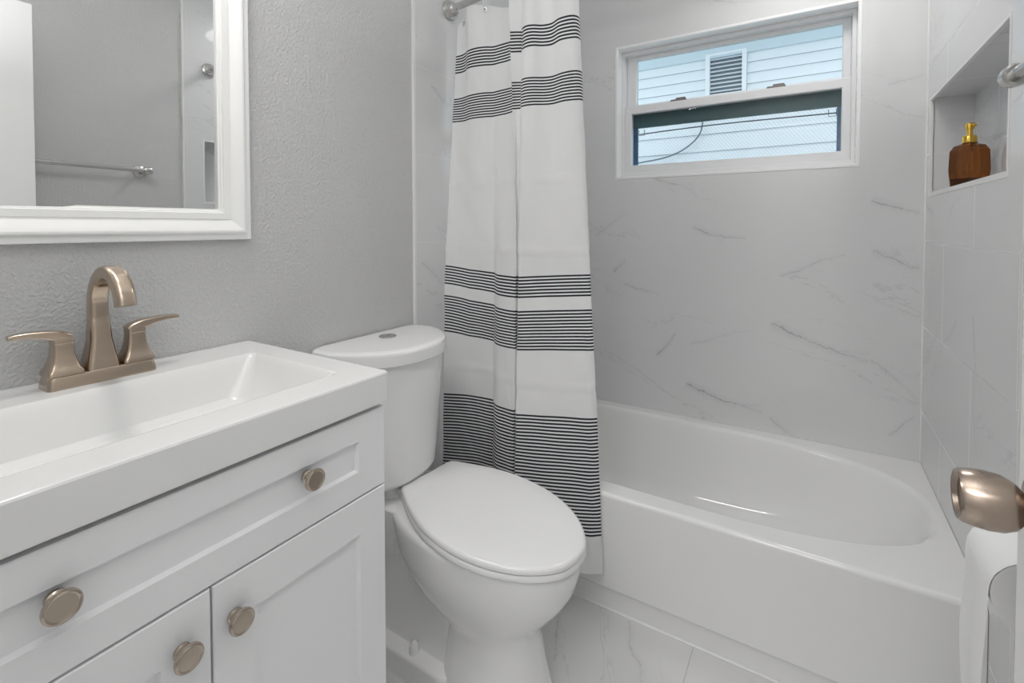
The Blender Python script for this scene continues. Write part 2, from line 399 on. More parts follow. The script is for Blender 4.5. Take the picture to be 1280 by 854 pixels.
# front wall with doorway, and the hall beyond it
DX0 = .74; DX1 = 1.335; DH = 2.03
bm = BM(); box(bm, -.12, DX0, FY-.11, FY, 0, CEIL); box(bm, DX0, DX1+.25, FY-.11, FY, DH, CEIL); box(bm, DX1, W+.25, FY-.11, FY, 0, DH)
struct('wall_front', bm, M_wall, smooth=False)
bm = BM(); box(bm, -.12, W+.25, FY-1.65, FY-1.6, 0, CEIL); struct('wall_hall', bm, M_ceil, smooth=False)
bm = BM(); box(bm, DX0-.06, DX0+.012, FY-.0, FY+.014, 0, DH+.06, .004); box(bm, DX0, DX1, FY, FY+.014, DH, DH+.06, .004); struct('trim_1', bm, M_trim)
bm = BM(); box(bm, 0, .012, 1.46, YTL-.006, 0, .09, .004); struct('baseboard_left', bm, M_trim)
bm = BM(); box(bm, XP-.012, XP, FY+.02, YTR-.008, 0, .09, .004); struct('baseboard_right', bm, M_trim)

# ------------------------------------------------------------------ window
def window():
    yo = D+.062
    f = BM()
    x0, x1, z0, z1 = WX0+.009, WX1-.009, WZ0+.009, WZ1-.009
    frame(f, x0-.001, x1+.001, z0-.001, z1+.001, .014, .014, .022, .016, yo-.004, yo+.09)
    root = struct('window_1', f, M_vinyl)
    def sash(y, ax0, ax1, az0, az1, gx0, gx1, gz0, gz1, nm):
        b = BM()
        frame(b, ax0, ax1, az0, az1, gx0-ax0, ax1-gx1, gz0-az0, az1-gz1, y, y+.028, ch=.003)
        s = link(nm, b, M_vinyl, root)
        g = BM(); v = [g.verts.new(p) for p in ((gx0, y+.014, gz0), (gx1, y+.014, gz0), (gx1, y+.014, gz1), (gx0, y+.014, gz1))]; g.faces.new(v)
        link('pane', g, M_glass, s, smooth=False); return s
    sash(yo+.034, x0+.012, x1-.012, 1.765, z1-.012, .434, 1.247, 1.792, 2.004, 'upper_sash')
    sash(yo, x0+.012, x1-.012, z0+.018, 1.779, .421, 1.245, 1.501, 1.742, 'lower_sash')
    for x in (.634, 1.022):
        b = BM(); box(b, x-.034, x+.034, yo+.002, yo+.026, 1.778, 1.787, .003); box(b, x-.012, x+.03, yo+.006, yo+.022, 1.785, 1.795, .003)
        link('sash_lock', b, M_latch, root)
    # insect screen outside of the lower sash
    ys = yo+.066; b = BM()
    box(b, .396, 1.258, ys, ys+.016, 1.687, 1.765, .002)
    s = link('screen_rail', b, M_teal, root)
    b = BM(); box(b, 1.233, 1.258, ys, ys+.014, 1.46, 1.6865, .002); box(b, .396, .431, ys, ys+.014, 1.46, 1.6865, .002); link('screen_stile', b, M_blue, root)
    b = BM(); v = [b.verts.new(p) for p in ((.43, ys+.008, 1.47), (1.24, ys+.008, 1.47), (1.24, ys+.008, 1.69), (.43, ys+.008, 1.69))]; b.faces.new(v)
    link('screen_mesh', b, M_mesh, root, smooth=False)
    b = BM(); tube(b, spline([(.435, ys+.012, 1.658), (.6, ys+.012, 1.664), (.85, ys+.012, 1.668), (1.235, ys+.012, 1.664)]), .0028, 8); link('screen_cord', b, M_cable, root)
    for x in (.436, 1.205):
        b = BM(); z = 1.651; tube(b, [(x, ys+.004, z+.028), (x, ys+.004, z), (x+.026, ys+.004, z), (x+.026, ys+.004, z+.028)], .0016, 6); link('screen_clip', b, M_cable, root)
    return root
window()

# ------------------------------------------------------------------ house outside
def neighbour():
    y = D+1.6; X0, X1 = -2.4, 4.0
    nh = thing('neighbor_house', 'white lap sided house wall seen outside through the window', 'house', (.6, y, 0))
    b = BM(); zz = []; z = 0.0
    while z < 2.02: zz.append((z, .126)); z += .126
    while z < 2.43: zz.append((z, .075)); z += .075
    for z0, h in zz:
        xs = [(X0, X1)]
        if z0 + h > 2.15: xs = [(X0, .48), (.757, X1)]
        for a, c in xs:
            v = [b.verts.new(p) for p in ((a, y-.016, z0), (c, y-.016, z0), (c, y-.003, z0+h), (a, y-.003, z0+h))]; b.faces.new(v)
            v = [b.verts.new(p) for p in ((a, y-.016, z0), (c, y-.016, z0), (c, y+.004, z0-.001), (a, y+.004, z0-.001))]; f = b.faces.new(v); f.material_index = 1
    box(b, X0, X1, y+.004, y+.15, 0, 3.2)
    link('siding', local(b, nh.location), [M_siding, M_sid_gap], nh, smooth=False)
    b = BM(); box(b, X0, X1, y-.03, y+.01, 2.432, 2.5995, .004); link('frieze_board', local(b, nh.location), M_frieze, nh)
    b = BM(); box(b, X0, X1, y-.60, y+.01, 2.60, 2.64, .004); link('eave_soffit', local(b, nh.location), M_siding, nh)
    b = BM(); a, c, z0, z1 = .482, .755, 2.15, 2.462
    frame(b, a, c, z0, z1, .03, .03, .02, .016, y-.034, y+.004)
    fr = link('gable_vent', local(b, nh.location), M_siding, nh)
    n = 9
    for i in range(n):
        z = z0+.03+i*(z1-z0-.05)/n
        b = BM(); box(b, a+.0301, c-.0301, -.013, .013, -.0015, .0015, M=Matrix.Translation((0, y-.012, z+.012)) @ Matrix.Rotation(math.radians(35), 4, 'X')); link('louver', local(b, nh.location), M_siding, fr, smooth=False)
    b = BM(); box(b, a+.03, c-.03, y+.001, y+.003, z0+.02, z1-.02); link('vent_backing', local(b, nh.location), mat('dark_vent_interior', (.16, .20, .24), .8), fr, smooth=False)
    c = BM(); pts = [(.475, y-.05, 2.06), (.455, y-.05, 1.90), (.36, y-.05, 1.80), (.22, y-.05, 1.74), (.05, y-.05, 1.715), (-.1, y-.05, 1.70)]
    tube(c, spline(pts), .006, 6)
    tag(link('outdoor_cable', c, M_cable), 'thin dark cable hanging across the white siding outside the window', 'cable')
neighbour()
bm = BM(); box(bm, -6, 8, D+.17, D+1.6, -.25, -.2); struct('ground', bm, mat('grass_ground', (.20, .24, .14), .9), smooth=False)

# ------------------------------------------------------------------ bathtub
def bathtub():
    x0, x1, y0, y1, zr = TT+.001, W-.001, 2.2215, D-.0015, .3737
    root = thing('bathtub', 'white alcove bathtub with a smooth apron under the window', 'bathtub', (.75, 2.6, 0))
    b = BM(); n = 28
    def rect(xa, xb, ya, yb, z):
        P = []
        for i in range(n): P.append((lerp(xa, xb, i/n), ya))
        for i in range(n): P.append((xb, lerp(ya, yb, i/n)))
        for i in range(n): P.append((lerp(xb, xa, i/n), yb))
        for i in range(n): P.append((xa, lerp(yb, ya, i/n)))
        return [Vector((p[0], p[1], z)) for p in P]
    base = rect(-1, 1, -1, 1, 0)
    def well(xa, xb, ya, yb, z, er=.62, el=.30):
        """inner outline: straight sides, a rounded right end (er long) and a blunter left end"""
        out = []; L = xb-xa; cy = (ya+yb)/2; hy = (yb-ya)/2
        ra, la = hy*1.0*er/.5, hy*el/.5
        for p in base:
            # superellipse of changing exponent: rounder on the right
            a = math.atan2(p.y, p.x); ex = 2.7 if math.cos(a) > 0 else 5.0
            c, s = math.cos(a), math.sin(a)
            k = (abs(c)**ex+abs(s)**ex)**(-1/ex)
            out.append(Vector(((xa+xb)/2+L/2*k*c, cy+hy*k*s, z)))
        return out
    rings = [rect(x0, x1, y0+.010, y1, 0), rect(x0, x1, y0+.010, y1, .062), rect(x0, x1, y0+.001, y1, .072), rect(x0, x1, y0, y1, .078), rect(x0, x1, y0, y1, zr-.014)]
    for k in range(1, 5):
        a = PI/2*k/4; d = .014*(1-math.cos(a)); rings.append(rect(x0, x1-.0, y0+d, y1, zr-.014+.014*math.sin(a)))
    xa, xb, ya, yb = .10, 1.470, 2.287, 2.948
    prof = [(0, 0), (.005, -.0015), (.012, -.006), (.018, -.014), (.030, -.05), (.044, -.12), (.062, -.20), (.085, -.26), (.12, -.296), (.17, -.312), (.25, -.316)]
    for d, dz in prof:
        rx = d*(1.0+1.9*min(1, -dz/.3))          # sloping backrest at the right end
        rings.append(well(xa+d*1.1, xb-rx, ya+d*.92, yb-d*.92, zr+dz))
    skin(b, rings, cap0=True, cap1=True)
    link('tub_shell', local(b, root.location), M_tub, root, sharp=50)
    b = BM(); lathe(b, [(.0, .004), (.022, .004), (.03, .002), (.032, 0)], axis((.32, 2.62, .0595), (0, 0, 1)), 24); link('drain', local(b, root.location), M_chrome, root)
bathtub()
bm = BM(); tube(bm, [(TT, 2.229, .002), (W, 2.229, .002)], .004, 6); struct('trim_2', bm, M_caulk)

# ------------------------------------------------------------------ toilet
def toilet():
    OX, OY = 0.0, 1.812
    root = thing('toilet', 'white two piece toilet with closed lid beside the vanity', 'toilet', (OX, OY, 0))
    def ring(fn, n=64): return [fn(2*PI*i/n) for i in range(n)]
    # ---- tank: flat back, bowed front
    def dshape(hw, xb, xs, xf, z, n=24, r=.022):
        """flat back at xb, side reaching xs, bowed front to xf at the middle"""
        P = []
        for i in range(n+1):
            t = -1+2*i/n; P.append((xs+(xf-xs)*(1-abs(t)**2.6), hw*t))
        # rounded corners
        out = [(xb, -hw+r), (xb+r*.3, -hw+r*.3), (xb+r, -hw)]
        for k, (x, y) in enumerate(P):
            if abs(y) > hw-.02:
                x = x-.012*((abs(y)-(hw-.02))/.02)**2
            out.append((x, y))
        out += [(xb+r, hw), (xb+r*.3, hw-r*.3), (xb, hw-r)]
        return [Vector((x, y, z)) for x, y in out]
    b = BM()
    tank = [(.488, .160, .13, .190), (.493, .169, .14, .200), (.505, .175, .145, .204), (.56, .180, .148, .208), (.70, .191, .15, .216), (.80, .199, .15, .222), (.850, .201, .15, .224)]
    skin(b, [dshape(hw, .018, xs-.035, xf, z) for z, hw, xs, xf in tank]); tk = link('tank', b, M_cer, root, sharp=48)
    b = BM()
    lid = [(.838, .2055, .135, .240), (.841, .2095, .139, .244), (.868, .2105, .140, .246), (.876, .208, .138, .243), (.8795, .202, .133, .237), (.881, .187, .12, .222)]
    skin(b, [dshape(hw, .008, xs-.035, xf, z) for z, hw, xs, xf in lid]); tl = link('tank_lid', b, M_cer, root, sharp=40)
    b = BM(); lathe(b, [(.026, .880), (.026, .8835), (.024, .885), (.0, .885)], Matrix.Translation((.075, .013, 0)), 32); fb = link('flush_button', b, M_chrome, root)
    b = BM(); box(b, -.0006, .0006, -.023, .023, .885, .8853, M=Matrix.Translation((.075, .013, 0)) @ Matrix.Rotation(.5, 4, 'Z')); link('button_split', b, M_dark, fb, smooth=False)
    # ---- bowl, column and foot, turned a little towards the door
    R = Matrix.Translation((.172, .056, 0)) @ Matrix.Rotation(math.radians(-9.0), 4, 'Z')
    def egg(xb, xf, hw, z, sq=2.0, xm=.42, n=64):
        """egg outline, flat-ish back at xb, rounded front at xf; widest at fraction xm"""
        out = []; xc = xb+(xf-xb)*xm
        for i in range(n):
            a = 2*PI*i/n; c, s = math.cos(a), math.sin(a)
            if c >= 0: ex = 2.1; L = xf-xc
            else: ex = sq; L = xc-xb
            k = (abs(c)**ex+abs(s)**ex)**(-1/ex); out.append(R @ Vector((xc+L*k*c, hw*k*s, z)))
        return out
    b = BM()
    bowl = [(.000, .165, .470, .128, 3), (.012, .165, .469, .127, 3), (.06, .174, .452, .117, 3), (.12, .180, .436, .108, 3), (.18, .184, .424, .103, 2.8), (.205, .178, .420, .103, 2.6),
            (.225, .135, .428, .114, 2.6), (.25, .100, .446, .128, 2.6), (.28, .060, .472, .144, 2.5), (.32, .018, .502, .160, 2.4), (.36, -.008, .523, .170, 2.4), (.40, -.02, .534, .173, 2.5), (.425, -.025, .538, .175, 2.5), (.438, -.02, .535, .173, 2.5), (.443, -.005, .523, .161, 2.5)]
    def tilted(P, z):
        k = max(0, min(1, (z-.30)/.12))
        for p in P: p.z += k*-.030*((R.inverted() @ p).x-.27)
        return P
    skin(b, [tilted(egg(xb, xf, hw, z, sq), z) for z, xb, xf, hw, sq in bowl])
    # deck under the tank and trapway behind the column
    deck = [(.300, .03, .20, .085), (.34, .015, .22, .098), (.40, .01, .25, .108), (.440, .01, .25, .112), (.447, .012, .245, .108), (.448, .03, .17, .08), (.485, .04, .16, .07)]
    skin(b, [[Vector(((a0+a1)/2+(a1-a0)/2*p, hw*q+.012, z)) for p, q in rrect(1, 1, .35)] for z, a0, a1, hw in deck])
    trap = [(.0, .06, .40, .118), (.055, .06, .40, .118), (.066, .065, .40, .112), (.072, .07, .40, .082), (.15, .06, .40, .078), (.24, .05, .40, .080), (.32, .04, .38, .088), (.38, .03, .36, .10)]
    skin(b, [[Vector(((a0+a1)/2+(a1-a0)/2*p, hw*q+.02, z)) for p, q in rrect(1, 1, .3)] for z, a0, a1, hw in trap])
    bw = link('bowl', b, M_cer, root, sharp=60)
    for s in (-1, 1):
        b = BM(); lathe(b, [(.014, .064), (.014, .078), (.012, .09), (.006, .097), (.0, .098)], Matrix.Translation((.258, .02+s*.094, 0)), 20); link('bolt_cap', b, M_seat, bw)
    # ---- seat and lid
    def seat_ring(grow, z):
        """lid outline in its own axis: straight back, elongated front"""
        wid = lambda x: interp([(0, .80), (.04, .83), (.15, .935), (.3, .945), (.45, .90), (.53, .86)], x)
        half = [(.012, .0), (.006, .10), (.016, .122), (.036, .133), (.10, .158), (.18, .178), (.26, .186), (.33, .183), (.40, .166), (.455, .137), (.497, .098), (.523, .055), (.532, .0)]
        sp = spline([(x*1.008, y*wid(x), 0) for x, y in half], 6)
        c = Vector((.27, 0, 0)); P = []
        for p in sp[:-1]: P.append(p.copy())
        P += [Vector((p.x, -p.y, 0)) for p in sp[::-1]][:-1]
        P[0].y = 0
        out = []
        for p in P:
            d = (p-c); L = d.length; q = c+d*((L+grow)/L)
            out.append(R @ Vector((q.x+.012, q.y, z+TILT*(q.x-.27))))
        return out
    TILT = -.032
    b = BM(); skin(b, [seat_ring(-.004, .4445), seat_ring(.0, .447), seat_ring(.001, .455), seat_ring(-.003, .460)]); link('seat', b, M_seat, root, sharp=50)
    b = BM(); skin(b, [seat_ring(-.004, .4618), seat_ring(-.0005, .4635), seat_ring(.0, .470), seat_ring(-.003, .4755), seat_ring(-.010, .4785), seat_ring(-.05, .4805), seat_ring(-.12, .4815)]); ld = link('lid', b, M_seat, root, sharp=45)
    for s in (-1, 1):
        b = BM(); box(b, -.006, .030, s*.075-.022, s*.075+.022, .440, .468, .006, 3, M=R); link('hinge', b, M_seat, root)
toilet()
# shut-off valve and hose at the wall behind the toilet
def valve():
    t = thing('supply_valve', 'small chrome shut-off valve on the wall behind the toilet', 'valve', (0, 1.585, .20))
    b = BM(); lathe(b, [(.028, 0), (.026, .004), (.01, .008), (.009, .05), (.013, .052), (.013, .075), (.0, .076)], axis((.0, 0, 0), (1, 0, 0)), 20); link('valve_body', b, M_chrome, t)
    b = BM(); lathe(b, [(.0, 0), (.018, .002), (.018, .012), (.0, .014)], axis((.076, 0, 0), (1, 0, 0)), 20); link('handle', b, M_chrome, t)
    b = BM(); tube(b, spline([(.062, 0, .01), (.065, .0, .08), (.085, .03, .16), (.088, .045, .22), (.088, .05, .27)]), .0055, 10); link('hose', b, M_chrome, t)
valve()

# ------------------------------------------------------------------ vanity
VY0, VY1, VXF = .848, 1.4460, .462
def shaker(bm, y0, y1, z0, z1, xf, fr_s, fr_t, t=.018, rec=.008):
    """shaker front: a frame with a recessed panel and softly sloped inner edge"""
    def rg(y0, y1, z0, z1, x): return [Vector((x, y0, z0)), Vector((x, y1, z0)), Vector((x, y1, z1)), Vector((x, y0, z1))]
    e = .0015; a, b = fr_s, fr_t
    skin(bm, [rg(y0, y1, z0, z1, xf-t), rg(y0, y1, z0, z1, xf-e), rg(y0+e, y1-e, z0+e, z1-e, xf),
              rg(y0+a, y1-a, z0+b, z1-b, xf), rg(y0+a+.003, y1-a-.003, z0+b+.003, z1-b-.003, xf-rec)], cap0=True, cap1=True)
def knob(parent, y, z, off):
    b = BM(); Mx = axis((VXF, y, z), (1, 0, 0))
    lathe(b, [(.0, -.002), (.0105, -.002), (.0105, .002), (.0082, .004), (.0080, .009), (.0108, .0125), (.0155, .0150), (.0174, .0175), (.0176, .0200), (.0168, .0220), (.0150, .0230), (.0138, .0226), (.0130, .0220), (.0, .0222)], Mx, 40)
    return link('knob', local(b, off), M_knob, parent, sharp=30)
def vanity():
    loc = (.23, 1.147, 0)
    t = thing('vanity_cabinet', 'white shaker vanity cabinet with round nickel knobs under the sink top', 'cabinet', loc)
    b = BM()
    box(b, .01, VXF-.0185, VY0+.0, VY0+.016, 0, .872); box(b, .01, VXF-.0185, VY1-.016, VY1, 0, .872)
    box(b, .01, VXF-.0185, VY0+.016, VY1-.016, .09, .11); box(b, .01, .02, VY0+.016, VY1-.016, .11, .872)
    box(b, VXF-.06, VXF-.045, VY0+.016, VY1-.016, 0, .09); box(b, VXF-.035, VXF-.0185, VY0+.016, VY1-.016, .70, .74); box(b, VXF-.035, VXF-.0185, VY0+.016, VY1-.016, .85, .862)
    box(b, VXF-.035, VXF-.0185, 1.11, 1.15, .11, .70)
    link('carcass', local(b, loc), M_cab, t, smooth=False)
    b = BM(); shaker(b, VY0, VY1, .7215, .8690, VXF, .062, .046); dr = link('drawer', local(b, loc), M_cab, t, smooth=False)
    knob(dr, .974, .808, loc); knob(dr, 1.280, .806, loc)
    b = BM(); shaker(b, VY0, 1.1300, .095, .7180, VXF, .060, .066); d1 = link('door', local(b, loc), M_cab, t, smooth=False); knob(d1, 1.094, .659, loc)
    b = BM(); shaker(b, 1.1333, VY1, .095, .7180, VXF, .060, .066); d2 = link('door', local(b, loc), M_cab, t, smooth=False); knob(d2, 1.1615, .659, loc)
vanity()

def vanity_top():
    loc = (.235, 1.147, .879)
    x0, x1, y0, y1, z0, z1 = .001, .4702, .842, 1.4496, .879, .937
    t = thing('bathroom_sink', 'white one-piece sink top with shallow rectangular basin under the faucet', 'sink', loc)
    b = BM()
    def ring(xa, xb, ya, yb, z, r): return [Vector(((xa+xb)/2+p, (ya+yb)/2+q, z)) for p, q in rrect((xb-xa)/2, (yb-ya)/2, r, 6)]
    e = .004
    bx0, bx1, by0, by1 = .118, .405, .905, 1.392
    rings = [ring(x0+.03, x1-.03, y0+.03, y1-.03, z0, .004), ring(x0, x1-.001, y0, y1-.001, z0, .004), ring(x0, x1, y0, y1, z0+.003, .005), ring(x0, x1, y0, y1, z1-e, .005), ring(x0+.0008, x1-.0015, y0+.0015, y1-.0015, z1-.0012, .005), ring(x0+.002, x1-e, y0+e, y1-e, z1, .005)]
    k = [(0, 0, 0), (.003, .003, -.0012), (.006, .006, -.005), (.011, .012, -.014), (.020, .026, -.040), (.030, .046, -.074), (.040, .056, -.083), (.06, .085, -.087), (.09, .14, -.089)]
    for d, dl, dz in k:
        rings.append(ring(bx0+d, bx1-d*1.6, by0+dl, by1-dl, z1+dz, .012+min(d, .03)*.6))
    skin(b, rings, cap0=False, cap1=True)
    link('basin_slab', local(b, loc), M_top, t, sharp=28)
    b = BM(); lathe(b, [(.0, .006), (.017, .006), (.021, .003), (.022, 0)], axis((.225, 1.147, .8485), (0, 0, 1)), 24); link('drain', local(b, loc), M_nick, t)
vanity_top()

def faucet():
    loc = (.062, 1.1435, .937)
    t = thing('faucet', 'brushed nickel two-handle arched faucet on the back of the sink', 'faucet', loc)
    b = BM()
    def rr(hx, hy, z, r): return [Vector((p, q, z)) for p, q in rrect(hx, hy, r, 5)]
    skin(b, [rr(.027, .0785, 0, .008), rr(.0268, .0783, .004, .008), rr(.0245, .0770, .013, .007), rr(.0230, .0750, .0195, .007), rr(.0215, .0735, .0215, .006)]); bp = link('base_plate', b, M_nick, t, sharp=25)
    # spout
    c = [(-.004, 0, .018), (-.004, 0, .04), (-.004, 0, .07), (-.006, 0, .10), (-.008, 0, .116)]
    arc = []; r = .060; cx, cz = -.008+r, .133
    for k in range(0, 15):
        a = math.radians(180-k*12.4); arc.append((cx+r*math.cos(a), 0, cz+r*1.02*math.sin(a)))
    pts = spline(c, 5)[:-1]+[Vector(p) for p in arc]
    secs = []
    N = len(pts)
    for i in range(N):
        s = i/(N-1)
        secs.append((interp([(0, .0245), (.12, .0220), (.30, .0165), (.55, .0145), (1, .0140)], s), interp([(0, .026), (.1, .0235), (.28, .0165), (.5, .0125), (.8, .0120), (1, .0130)], s), .0078))
    b = BM(); sweep(b, pts, (0, 1, 0), secs)
    sp = link('spout', b, M_nick, t, sharp=30)
    b = BM(); lathe(b, [(.0025, 0), (.0025, .19-.065), (.005, .128), (.005, .137), (.0, .139)], Matrix.Translation((-.0245, 0, .02)), 14); link('drain_lift_rod', b, M_nick, t)
    # handles: flared square posts with a lever swept outwards
    for s in (-1, 1):
        b = BM(); hy = s*.0525
        prof = [(.0185, .0215, .004), (.0245, .0225, .005), (.0240, .028, .005), (.0205, .034, .0055), (.0170, .045, .005), (.0148, .056, .005), (.0138, .068, .0045), (.0136, .074, .004)]
        skin(b, [[Vector((p, hy+q, z)) for p, q in rrect(h, h, r, 4)] for h, z, r in prof])
        hd = link('handle', b, M_nick, t, sharp=30)
        b = BM(); yv = hy
        pts = [(0, yv-s*.0130, .0805), (0, yv-s*.004, .0835), (0, yv+s*.012, .0885), (0, yv+s*.03, .0925), (0, yv+s*.048, .0945), (0, yv+s*.064, .0945), (0, yv+s*.072, .0935)]
        if s < 0: pts = [(p[0], yv+(p[1]-yv)*.91, p[2]+.001) for p in pts]
        sweep(b, pts, (1, 0, 0), [(.0125, .0060, .003), (.0132, .0085, .004), (.0125, .0088, .004), (.0105, .0062, .003), (.0092, .0045, .002), (.0085, .0040, .002), (.0075, .0035, .0015)])
        skin(b, [[Vector((p, hy+q, z)) for p, q in rrect(h, h, .004, 4)] for h, z in ((.0138, .0742), (.0140, .0755), (.0138, .082), (.0120, .087), (.0075, .0895))])
        link('lever', b, M_nick, hd, sharp=30)
faucet()

# ------------------------------------------------------------------ wall mirror
def mirror():
    y0, y1, z0, z1 = .852, 1.4475, 1.181, 1.94
    loc = (0, 1.15, 1.56)
    t = thing('wall_mirror', 'white framed mirror on the grey wall above the sink', 'mirror', loc)
    # frame profile: (inset from the outer edge, height off the wall)
    prof = [(0, .001), (0, .018), (.0015, .0195), (.0125, .0200), (.0138, .0245), (.017, .0272), (.021, .0275), (.030, .0245), (.040, .0185), (.046, .0165), (.047, .0185), (.060, .0180), (.0615, .0135), (.064, .0130), (.0655, .0095), (.069, .009), (.069, .001)]
    b = BM(); rings = [[Vector((h, y0+d, z0+d)), Vector((h, y1-d, z0+d)), Vector((h, y1-d, z1-d)), Vector((h, y0+d, z1-d))] for d, h in prof]
    skin(b, rings, cap0=False, cap1=False)
    link('frame', local(b, loc), mat('white_mirror_frame', (.90, .90, .89), .28), t, sharp=18)
    b = BM(); i = .064
    n = Vector((1, .0278, -.0066)); v = []
    for y, z in ((y0+i, z0+i), (y1-i, z0+i), (y1-i, z1-i), (y0+i, z1-i)):
        x = .0105-(n.y*(y-1.15)+n.z*(z-1.56)); v.append(b.verts.new((min(x, .020), y, z)))
    b.faces.new(v); r = bmesh.ops.extrude_face_region(b, geom=b.faces[:])
    bmesh.ops.translate(b, verts=[q for q in r['geom'] if isinstance(q, bmesh.types.BMVert)], vec=(-.003, 0, 0))
    link('glass', local(b, loc), M_mirror, t, smooth=False)
mirror()

# ------------------------------------------------------------------ shower rod, curtain, hooks
ROD_Z = 2.003
def rod_y(x): return 2.2-.085*math.sin(PI*max(0, min(1, (x-TT)/(W-TT))))
def rod():
    t = thing('shower_curtain_rod', 'brushed nickel curved shower rod fixed between the tiled walls', 'curtain rod', (.75, 2.2, ROD_Z))
    b = BM(); tube(b, [(x, rod_y(x), ROD_Z) for x in [TT+.02+i*(W-TT-.04)/40 for i in range(41)]], .0125, 16); link('rod', local(b, t.location), M_chrome, t)
    for s, x in ((1, TT), (-1, W)):
        b = BM(); y = rod_y(x+s*.02)+.004; lathe(b, [(.0, 0), (.036, 0), (.036, .006), (.033, .012), (.026, .016), (.0255, .020), (.022, .030), (.0175, .036), (.0165, .050), (.0, .052)], axis((x, y, ROD_Z), (s, -.12, 0)), 32)
        link('flange', local(b, t.location), M_chrome, t, sharp=25)
rod()
def curtain():
    top = [(.052, 2.205), (.078, 2.200), (.100, 2.186), (.118, 2.166), (.150, 2.160), (.185, 2.170), (.212, 2.186), (.250, 2.186), (.290, 2.186), (.318, 2.176), (.336, 2.150), (.343, 2.122), (.338, 2.112), (.332, 2.098), (.350, 2.110), (.374, 2.126), (.380, 2.106), (.405, 2.088), (.425, 2.088), (.447, 2.108), (.474, 2.112), (.505, 2.086), (.528, 2.080), (.548, 2.086), (.557, 2.100), (.557, 2.120)]
    mid = [(.014, 2.166), (.040, 2.184), (.075, 2.196), (.115, 2.200), (.150, 2.201), (.185, 2.199), (.212, 2.196), (.226, 2.184), (.250, 2.170), (.283, 2.160), (.308, 2.158), (.322, 2.160), (.318, 2.178), (.312, 2.186), (.316, 2.180), (.326, 2.166), (.334, 2.158), (.350, 2.162), (.385, 2.174), (.420, 2.184), (.455, 2.193), (.500, 2.203), (.535, 2.209), (.556, 2.213), (.562, 2.217), (.561, 2.220)]
    bot = [(.020, 2.140), (.050, 2.150), (.085, 2.165), (.120, 2.178), (.155, 2.186), (.190, 2.190), (.208, 2.190), (.218, 2.168), (.250, 2.142), (.290, 2.138), (.308, 2.138), (.322, 2.142), (.318, 2.170), (.314, 2.176), (.318, 2.170), (.326, 2.150), (.332, 2.124), (.347, 2.122), (.385, 2.130), (.430, 2.142), (.480, 2.158), (.530, 2.174), (.562, 2.184), (.580, 2.190), (.595, 2.201), (.608, 2.213)]
    keys = [(2.0, top), (1.05, mid), (.60, [tuple((Vector(a)*.45+Vector(c)*.55)) for a, c in zip(mid, bot)]), (.121, bot)]
    def dense(P): return spline([(x, y, 0) for x, y in P], 5)
    K = [(z, dense(P)) for z, P in keys]
    def row(z):
        for (za, A), (zb, B_) in zip(K, K[1:]):
            if z >= zb:
                t = (za-z)/(za-zb) if za > zb else 0; t = max(0, min(1, t))
                return [a.lerp(c, t) for a, c in zip(A, B_)]
        return K[-1][1]
    def sag(i, z):       # the cloth is not hung quite level: the woven lines drift a little across it
        x = K[1][1][i].x; left = i < n*.5
        A = interp([(.014, .026), (.10, .008), (.21, 0), (.24, -.004), (.32, -.006)], x) if left else interp([(.33, -.006), (.45, .004), (.56, .013)], x)
        B_ = .010 if left else interp([(.33, .004), (.56, .017)], x)
        return interp([(.60, B_), (.90, A), (1.05, A*.8), (1.45, 0)], z)
    b = BM(); uvl = b.loops.layers.uv.new('UVMap'); nz = 150; grid = []; zb = .121
    n = len(K[0][1]); rnd = random.Random(3)
    def top_z(x):        # scalloped between the hooks, first grommet hangs low
        return interp([(.055, 1.946), (.075, 1.950), (.115, 1.978), (.16, 1.975), (.21, 1.968), (.26, 1.95), (.325, 1.940), (.34, 1.955), (.40, 1.972), (.47, 1.955), (.53, 1.972)], x)
    for j in range(nz+1):
        r = []
        for i in range(n):
            tz = top_z(K[0][1][i].x); z = lerp(tz, zb, j/nz); p = row(z)[i]
            wr = .0018*math.sin(z*34+i*.09)*math.sin(i*.33+z*5)     # soft creases
            fold = 0
            for zc in (1.36, .70, 1.13): fold -= .005*math.exp(-((z-zc)/.006)**2)
            if j == nz: pass
            r.append((b.verts.new((p.x, min(p.y+wr+fold, 2.2165), z)), z))
        grid.append(r)
    for j in range(nz):
        for i in range(n-1):
            q = (grid[j][i], grid[j+1][i], grid[j+1][i+1], grid[j][i+1])
            f = b.faces.new([v for v, z in q])
            for lp, (v, z), k in zip(f.loops, q, (i, i, i+1, i+1)): lp[uvl].uv = (k/n, z-sag(k, z))
    me = bpy.data.meshes.new('shower_curtain')
    bmesh.ops.recalc_face_normals(b, faces=b.faces); b.to_mesh(me); b.free()
    me.polygons.foreach_set('use_smooth', [True]*len(me.polygons)); me.set_sharp_from_angle(angle=math.radians(80)); me.materials.append(M_curt)
    o = bpy.data.objects.new('shower_curtain', me); col.objects.link(o)
    tag(o, 'white shower curtain with groups of thin black stripes beside the tub', 'shower curtain')
    # grommets and hooks
    sp = [(K[0][1][i], i) for i in range(n)]
    labels = []
    first = None
    for k, x in enumerate((.078, .193, .335, .40, .505)):
        i = min(range(n), key=lambda i: abs(K[0][1][i].x-x)+ (0 if K[0][1][i].y < 2.2 else 1))
        p = K[0][1][i]; z = top_z(p.x)-.016
        a = K[0][1][max(i-1, 0)]; c = K[0][1][min(i+1, n-1)]; nr = Vector((c.y-a.y, -(c.x-a.x), 0)).normalized()
        if nr.y > 0: nr = -nr
        g = BM(); Mx = axis((p.x, p.y, z), nr); lathe(g, [(.0045, -.002), (.008, -.002), (.008, .002), (.0045, .002), (.0045, -.002)], Mx, 20); link('grommet', g, M_chrome, o)
        if k == 0: continue
        h = BM(); y = rod_y(p.x)
